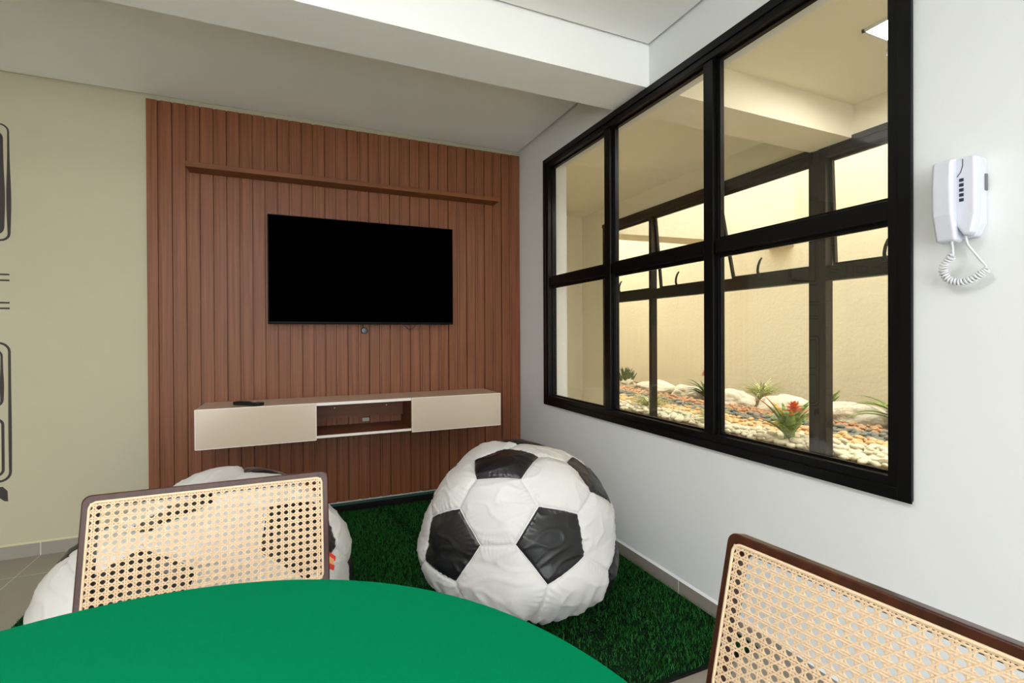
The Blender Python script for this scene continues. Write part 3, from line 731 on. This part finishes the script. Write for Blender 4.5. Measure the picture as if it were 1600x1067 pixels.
    if extra_tag is not None:
        p = np.array(extra_tag, float); p /= np.linalg.norm(p); j = int((d @ p).argmax())
        q0 = Vector(Q[j]) + Vector(n_[j]) * 0.004; zx = Vector(n_[j]); ux = Vector((-zx.y, zx.x, 0)).normalized(); vx = zx.cross(ux)
        M = Matrix((( ux.x, zx.x, vx.x, q0.x), (ux.y, zx.y, vx.y, q0.y), (ux.z, zx.z, vx.z, q0.z), (0, 0, 0, 1))) @ Matrix.Rotation(0.75, 4, 'Y')
        tg = MB().box(-0.022, 0.022, 0, 0.0015, -0.022, 0.022, 0, M).build('fabric_tag', tag_red, root)
        MB().box(-0.014, 0.014, 0.0015, 0.0019, -0.008, 0.010, 0, M).build('tag_print', tag_ink, tg)
    return root
bean_bag('bean_bag', (0.854, 1.877), 0.392, 0.665, [[-0.5876, -0.0157, 0.809], [-0.7953, -0.1734, -0.5809], [0.1494, -0.9847, 0.0894]],
         [(-0.066, -0.965, 0.254), (-0.915, -0.38, 0.132), (-0.291, -0.258, 0.921), (0.669, -0.376, 0.641), (0.187, 0.085, 0.979)][:4] + [(0.2, 0.25, 0.93), (-0.25, -0.30, -0.92)], 4,
         'black and white football bean bag on the turf against the window wall')
bean_bag('bean_bag', (-0.253, 1.84), 0.410, 0.69, [[0.7916, 0.3102, -0.5265], [-0.4081, -0.3729, -0.8333], [-0.4548, 0.8745, -0.1686]],
         [(-0.31, -0.80, 0.40), (0.69, -0.51, 0.51), (-0.29, -0.34, 0.90), (-0.85, 0.34, 0.42), (0.43, 0.42, 0.82)], 11,
         'black and white football bean bag behind the cane-backed chair, under the cabinet', extra_tag=(0.845, -0.49, 0.21), dents=(((-0.5, 0.0, 0.86), 0.085, 0.5), ((-0.12, 0.15, 0.98), 0.03, 0.4), ((-0.94, -0.32, 0.0), -0.034, 0.5)))

# ------------------------------------------------------------------ door phone on the right wall
ph = tag(empty('intercom_phone', (XW, 0.660, 1.374)), 'white wall-mounted intercom phone right of the black window', 'phone')
# local: -x out of the wall, y to the far side, z up
b = MB().prism([(0.036, 0.03), (0.036, 0.190), (-0.034, 0.190), (-0.034, 0.03), (-0.022, 0.0), (0.02, 0.0)], -0.030, 0, 0, None, 'x')
b.build('base', white_plastic, ph, bevel=0.005, seg=3)
b = MB().prism([(0.003, 0.03), (0.003, 0.192), (-0.036, 0.190), (-0.036, 0.05), (-0.028, 0.006), (-0.012, 0.002)], -0.060, -0.029, 0, None, 'x').build('keypad_face', white_plastic, ph, bevel=0.006, seg=3)
# handset: long body standing proud, its lower end bent toward the wall
hs = MB()
prof = [(-0.052, 0.195), (-0.078, 0.188), (-0.082, 0.12), (-0.080, 0.055), (-0.062, -0.008), (-0.030, -0.012), (-0.028, 0.195)]
hs.prism([(x, z) for x, z in prof], 0.000, 0.043)
hs.build('handset', white_plastic, ph, bevel=0.007, seg=4)
for k_ in range(5):
    MB().box(-0.0615, -0.058, -0.014, -0.005, 0.084 + k_ * 0.012, 0.092 + k_ * 0.012).build('button', dark_button, ph, bevel=0.001)
MB().tube([(-0.0602, -0.012, 0.186), (-0.0602, -0.012, 0.17), (-0.0602, -0.008, 0.155), (-0.0602, -0.001, 0.145)], 0.0009, 6).build('cradle_groove', dark_button, ph)
MB().box(-0.014, -0.004, -0.037, -0.033, 0.11, 0.15).build('terminal_cover', mat('metal_clip', S(120, 120, 125), 0.4, metal=0.6), ph, bevel=0.001)
# curly cord: straight lead, coil hanging in a loop, straight lead back
path = [(-0.055, 0.012, -0.008), (-0.055, 0.010, -0.025), (-0.053, 0.010, -0.040)]
coil_c = [(-0.050, 0.012, -0.042), (-0.045, 0.030, -0.058), (-0.040, 0.036, -0.080), (-0.037, 0.026, -0.100), (-0.034, 0.006, -0.108), (-0.032, -0.016, -0.103), (-0.030, -0.034, -0.091), (-0.028, -0.046, -0.083)]
def catmull(P, n):
    P = [Vector(p) for p in P]; P = [2 * P[0] - P[1]] + P + [2 * P[-1] - P[-2]]; out = []
    for i in range(1, len(P) - 2):
        for k in range(n):
            t = k / n; a, b, c_, d_ = P[i - 1:i + 3]
            out.append(0.5 * ((2 * b) + (c_ - a) * t + (2 * a - 5 * b + 4 * c_ - d_) * t * t + (3 * b - a - 3 * c_ + d_) * t ** 3))
    return out + [P[-2]]
cc = catmull(coil_c, 48); pts = []; turns = 23
for i, p in enumerate(cc):
    t = (cc[min(i + 1, len(cc) - 1)] - cc[max(i - 1, 0)]).normalized(); u = Vector((-1, 0, 0)); u = (u - t * u.dot(t)).normalized(); w = t.cross(u)
    a = 2 * math.pi * turns * i / (len(cc) - 1); pts.append(p + (u * math.cos(a) + w * math.sin(a)) * 0.0068)
cd = MB().tube([Vector(p) for p in path] + pts + [Vector(p) for p in ((-0.030, -0.044, -0.075), (-0.036, -0.030, -0.050), (-0.042, -0.014, -0.02), (-0.045, -0.010, 0.008))], 0.0026, 8)
cd.build('coiled_cord', white_cord, ph, smooth='all')

# ------------------------------------------------------------------ garden: rocks, edging, pebbles, plants
def rock(x, y, l, w, h_, rz, seed, label):
    import bmesh
    bm = bmesh.new(); bmesh.ops.create_icosphere(bm, subdivisions=5, radius=1)
    o3 = Vector((seed * 3.7, seed * 1.9, 0))
    for v_ in bm.verts:
        p = v_.co.copy(); d_ = 1 + 0.28 * noise.noise(p * 1.2 + o3) + 0.10 * noise.noise(p * 3.1 + o3) + 0.03 * noise.noise(p * 9 + o3)
        v_.co = Vector((p.x * d_ * l / 2, p.y * d_ * w / 2, max(p.z * d_, -0.25) * h_ * 0.86))
    me = bpy.data.meshes.new('rock'); bm.to_mesh(me); bm.free(); me.materials.append(rock_m)
    me.polygons.foreach_set('use_smooth', [True] * len(me.polygons))
    o = bpy.data.objects.new('garden_rock', me); COL.objects.link(o); o.location = (x, y, GZ + 0.01); o.rotation_euler = (0, 0, rz)
    tag(o, label, 'rock', 'pale rocks along the garden wall'); return o
rr_ = [(4.66, 6.32, 0.46, 0.34, 0.14, 1.6, 'pale rock behind the dark upright plant, furthest back in the garden'),
       (4.64, 5.50, 0.62, 0.36, 0.16, 1.75, 'long pale rock right of the dark upright plant'),
       (4.62, 4.80, 0.50, 0.34, 0.15, 1.9, 'pale rock left of the red-flowered plant'),
       (4.56, 4.16, 0.50, 0.36, 0.17, 2.0, 'pale rock between the red-flowered plant and the grassy tuft'),
       (4.50, 3.42, 0.54, 0.36, 0.19, 2.2, 'pale rock behind the orange-flowered plant'),
       (4.56, 2.80, 0.58, 0.36, 0.20, 2.0, 'pale rock right of the dark post by the arching leaves')]
for i, (x, y, l, w, h_, rz, lb) in enumerate(rr_[:6]): rock(x, y, l, w, h_, rz, i + 2, lb)
e = MB().tube([(4.36 + 0.05 * math.sin(y * 1.3), y, GZ + 0.012) for y in np.arange(1.0, 8.6, 0.2)], 0.014, 6)
tag(e.build('garden_edging', edging_m, smooth=True), 'dark flexible edging strip between the pebbles and the rocks', 'edging')

import bmesh
def pebble_mesh(seed, m_):
    bm = bmesh.new(); bmesh.ops.create_icosphere(bm, subdivisions=2, radius=1); o3 = Vector((seed * 2.3, 0, seed))
    for v_ in bm.verts:
        p = v_.co.copy(); d_ = 1 + 0.22 * noise.noise(p * 1.1 + o3); v_.co = Vector((p.x * d_, p.y * d_ * 0.78, p.z * d_ * 0.52))
    me = bpy.data.meshes.new('pebble'); bm.to_mesh(me); bm.free(); me.materials.append(m_)
    me.polygons.foreach_set('use_smooth', [True] * len(me.polygons)); return me
bands = [('white', peb_white, 3.00, 3.50, 0.031), ('tan', peb_tan, 3.50, 3.80, 0.029), ('grey', peb_dark, 3.80, 4.06, 0.033), ('orange', peb_orange, 4.06, 4.36, 0.026)]
desc = {'white': ('small white pebble in the pale strip closest to the passage window', 'white pebbles closest to the passage window'),
        'tan': ('small tan pebble in the strip between the white and the grey pebbles', 'tan pebbles between white and grey strips'),
        'grey': ('small dark grey pebble in the dark strip of the garden bed', 'dark grey pebbles in the garden bed'),
        'orange': ('small orange-brown pebble in the strip beside the rocks', 'orange-brown pebbles beside the rocks')}
variants = {n_: [pebble_mesh(s_ + 10 * i, m_) for s_ in range(5)] for i, (n_, m_, *_) in enumerate(bands)}
prs = random.Random(8); allp = []
def shift(y): return 0.05 * math.sin(y * 1.3) + 0.025 * math.sin(y * 3.1 + 1) - 0.03 * (y - 2.5) * 0.5
for n_, m_, xa, xb, sz in bands:
    y = 1.2
    step = sz * 1.42
    while y < 7.6:
        x = xa
        while x < xb:
            for lay in range(1 if prs.random() < 0.72 else 2):
                px_ = x + prs.uniform(-0.4, 0.4) * step + shift(y) ; py_ = y + prs.uniform(-0.4, 0.4) * step
                if px_ < (PX1 + 0.095 if 0.25 < py_ < 4.42 else XF + 0.04) or px_ > 4.34 + 0.05 * math.sin(py_ * 1.3): continue
                s_ = sz * prs.uniform(0.68, 1.2)
                allp.append((n_, px_, py_, GZ + 0.010 + lay * sz * 0.75 + prs.uniform(0, 0.004), s_, prs.uniform(-0.35, 0.35), prs.uniform(-0.35, 0.35), prs.uniform(0, 6.28), prs.randrange(5)))
            x += step
        y += step
# which ones the passage view shows: past the first window's sill
def in_view(p):
    d_ = Vector((p[1], p[2], p[3] - CAM_H)); zc = d_.dot(FW)
    u = 800 + F_PX * d_.dot(R1) / zc; v__ = 533.5 + SY - F_PX * d_.dot(U1) / zc
    return (1130 < u < 1262 or 1302 < u < 1388 or 968 < u < 1012 or 1026 < u < 1098) and v__ < 632 + (u - 965) * 0.245 and v__ > 560
vis = sorted([i for i, p in enumerate(allp) if in_view(p)], key=lambda i: math.hypot(allp[i][1], allp[i][2]) / allp[i][4])[:300]
chosen = set(vis)
for i in vis:
    n_, x, y, z, s_, a, b, c_, k = allp[i]
    o = bpy.data.objects.new('pebble', variants[n_][k]); COL.objects.link(o); o.location = (x, y, z); o.scale = (s_, s_, s_); o.rotation_euler = (a, b, c_)
    tag(o, desc[n_][0], 'pebble', desc[n_][1])
V = []; Fc = []; Mi = []; off = 0
from mathutils import Euler
cache = {(n_, k): (np.array([v_.co[:] for v_ in me.vertices]), np.array([p.vertices[:] for p in me.polygons])) for n_, L in variants.items() for k, me in enumerate(L)}
order_m = {n_: i for i, (n_, *_) in enumerate(bands)}
for i, (n_, x, y, z, s_, a, b, c_, k) in enumerate(allp):
    if i in chosen: continue
    vv, ff = cache[(n_, k)]; Rm = np.array(Euler((a, b, c_)).to_matrix())
    V.append(vv @ Rm.T * s_ + np.array([x, y, z])); Fc.append(ff + off); Mi += [order_m[n_]] * len(ff); off += len(vv)
V = np.vstack(V); Fc = np.vstack(Fc)
me = bpy.data.meshes.new('pebbles'); me.from_pydata(V.tolist(), [], Fc.tolist())
for b_ in bands: me.materials.append(b_[1])
me.polygons.foreach_set('material_index', Mi); me.polygons.foreach_set('use_smooth', [True] * len(Mi)); me.update()
o = bpy.data.objects.new('pebble_bed', me); COL.objects.link(o)
tag(o, 'garden bed of small pebbles laid in white, tan, grey and orange strips', 'pebbles', None, 'stuff')

def blade(mb, base, az, L, w, rise, droop, mi=0, tip_mi=None, n_=8, fold=0.25):
    # an arching strap leaf with a keel: starts steeply and bends over
    p = Vector(base); el = rise; pts_ = []; hd = Vector((math.cos(az), math.sin(az), 0)); sd = Vector((-math.sin(az), math.cos(az), 0))
    for i in range(n_ + 1):
        t = i / n_; ww = w * (math.sin(math.pi * min(1, 0.25 + t * 0.75)) ** 0.8 if t < 1 else 0.02)
        up_ = hd * -math.sin(el) + Vector((0, 0, math.cos(el)))
        pts_.append((p - sd * ww / 2 + up_ * ww * fold, p.copy(), p + sd * ww / 2 + up_ * ww * fold))
        p = p + (hd * math.cos(el) + Vector((0, 0, math.sin(el)))) * (L / n_); el -= droop / n_
    V_ = [q for tr in pts_ for q in tr]
    for i in range(n_):
        a = 3 * i; f_ = [(a, a + 1, a + 4, a + 3), (a + 1, a + 2, a + 5, a + 4)]
        mb_mi = tip_mi if (tip_mi is not None and i >= n_ - 2) else mi
        base_n = len(mb.v)
        mb.add([V_[j] for j in range(a, a + 6)], [(0, 1, 4, 3), (1, 2, 5, 4)], mb_mi)
def solid(o, t=0.0012):
    s_ = o.modifiers.new('thickness', 'SOLIDIFY'); s_.thickness = t; return o
pr_ = random.Random(21)
def strap_plant(name, x, y, n_, L, w, rise, droop, mt, label, cat, tip=None, flower=None, azs=None):
    root = tag(empty(name, (x, y, GZ + 0.005)), label, cat)
    lm = MB()
    for i in range(n_):
        az = azs[i] if azs else 2 * math.pi * (i * 0.381966 + pr_.uniform(-0.03, 0.03))
        blade(lm, (pr_.uniform(-0.012, 0.012), pr_.uniform(-0.012, 0.012), 0), az, L * pr_.uniform(0.7, 1.08), w * pr_.uniform(0.8, 1.15), rise + pr_.uniform(-0.3, 0.25), droop * pr_.uniform(0.7, 1.2), 0, 1 if tip and pr_.random() < 0.25 else None)
    solid(lm.build('leaves', [mt, tip or mt], root, smooth='all'))
    if flower:
        mt2, hz, rad, fx, fy = flower
        MB().tube([(0, 0, 0.02), (fx * 0.5, fy * 0.5, hz * 0.6), (fx, fy, hz)], 0.006, 6).build('stem', mt, root)
        fm = MB()
        for i in range(22):
            blade(fm, (fx, fy, hz - 0.03 + 0.002 * i), i * 2.4, rad * (1.1 - 0.02 * i), rad * 0.42, 0.25 + 0.05 * i, 0.5, 0, None, 4)
        solid(fm.build('flower', mt2, root, smooth='all'))
    return root
# orange-flowered bromeliad in front
strap_plant('bromeliad', 3.30, 2.47, 20, 0.36, 0.06, 1.2, 0.7, leaf_g, 'broad-leaved green plant with an orange flower among the white pebbles', 'plant', leaf_tip, (petal_o, 0.25, 0.075, -0.05, -0.07))
strap_plant('grass_tuft', 4.90, 4.02, 90, 0.36, 0.016, 1.25, 1.5, leaf_light, 'pale grassy tuft at the wall between the two middle rocks', 'plant')
strap_plant('grass_tuft', 3.40, 4.15, 70, 0.30, 0.016, 1.0, 1.4, leaf_light, 'pale grassy tuft by the white pebbles, at the far left of the bed', 'plant')
strap_plant('grass_tuft', 3.30, 3.20, 34, 0.24, 0.016, 1.1, 1.2, leaf_light, 'small yellow-green tuft by the white pebbles beside the window post', 'plant')
strap_plant('flowering_plant', 4.58, 4.54, 30, 0.36, 0.030, 1.0, 1.3, leaf_dark, 'dark strap-leaved plant with a small red flower beside the rocks', 'plant', None, (petal_r, 0.30, 0.05, 0.0, 0.02))
strap_plant('arching_plant', 4.58, 2.40, 20, 0.50, 0.045, 1.0, 1.3, leaf_g, 'green plant with long arching leaves at the right end of the bed', 'plant')
strap_plant('leafy_plant', 4.97, 3.28, 12, 0.28, 0.045, 1.3, 0.5, leaf_g, 'green plant with upright leaves mostly hidden behind the dark post', 'plant')
# stiff upright clump at the far left
root = tag(empty('succulent_clump', (4.66, 6.24, GZ)), 'dark green clump of short stiff upright leaves at the far end of the bed', 'plant')
lm = MB()
for i in range(26):
    az = i * 2.4; blade(lm, (0.09 * math.sqrt(i / 26) * math.cos(az), 0.09 * math.sqrt(i / 26) * math.sin(az), 0), az, 0.30 - 0.004 * i, 0.062, 1.5 - 0.018 * i, 0.15, 0, None, 6, 0.35)
solid(lm.build('leaves', leaf_dark, root, smooth='all'), 0.003)
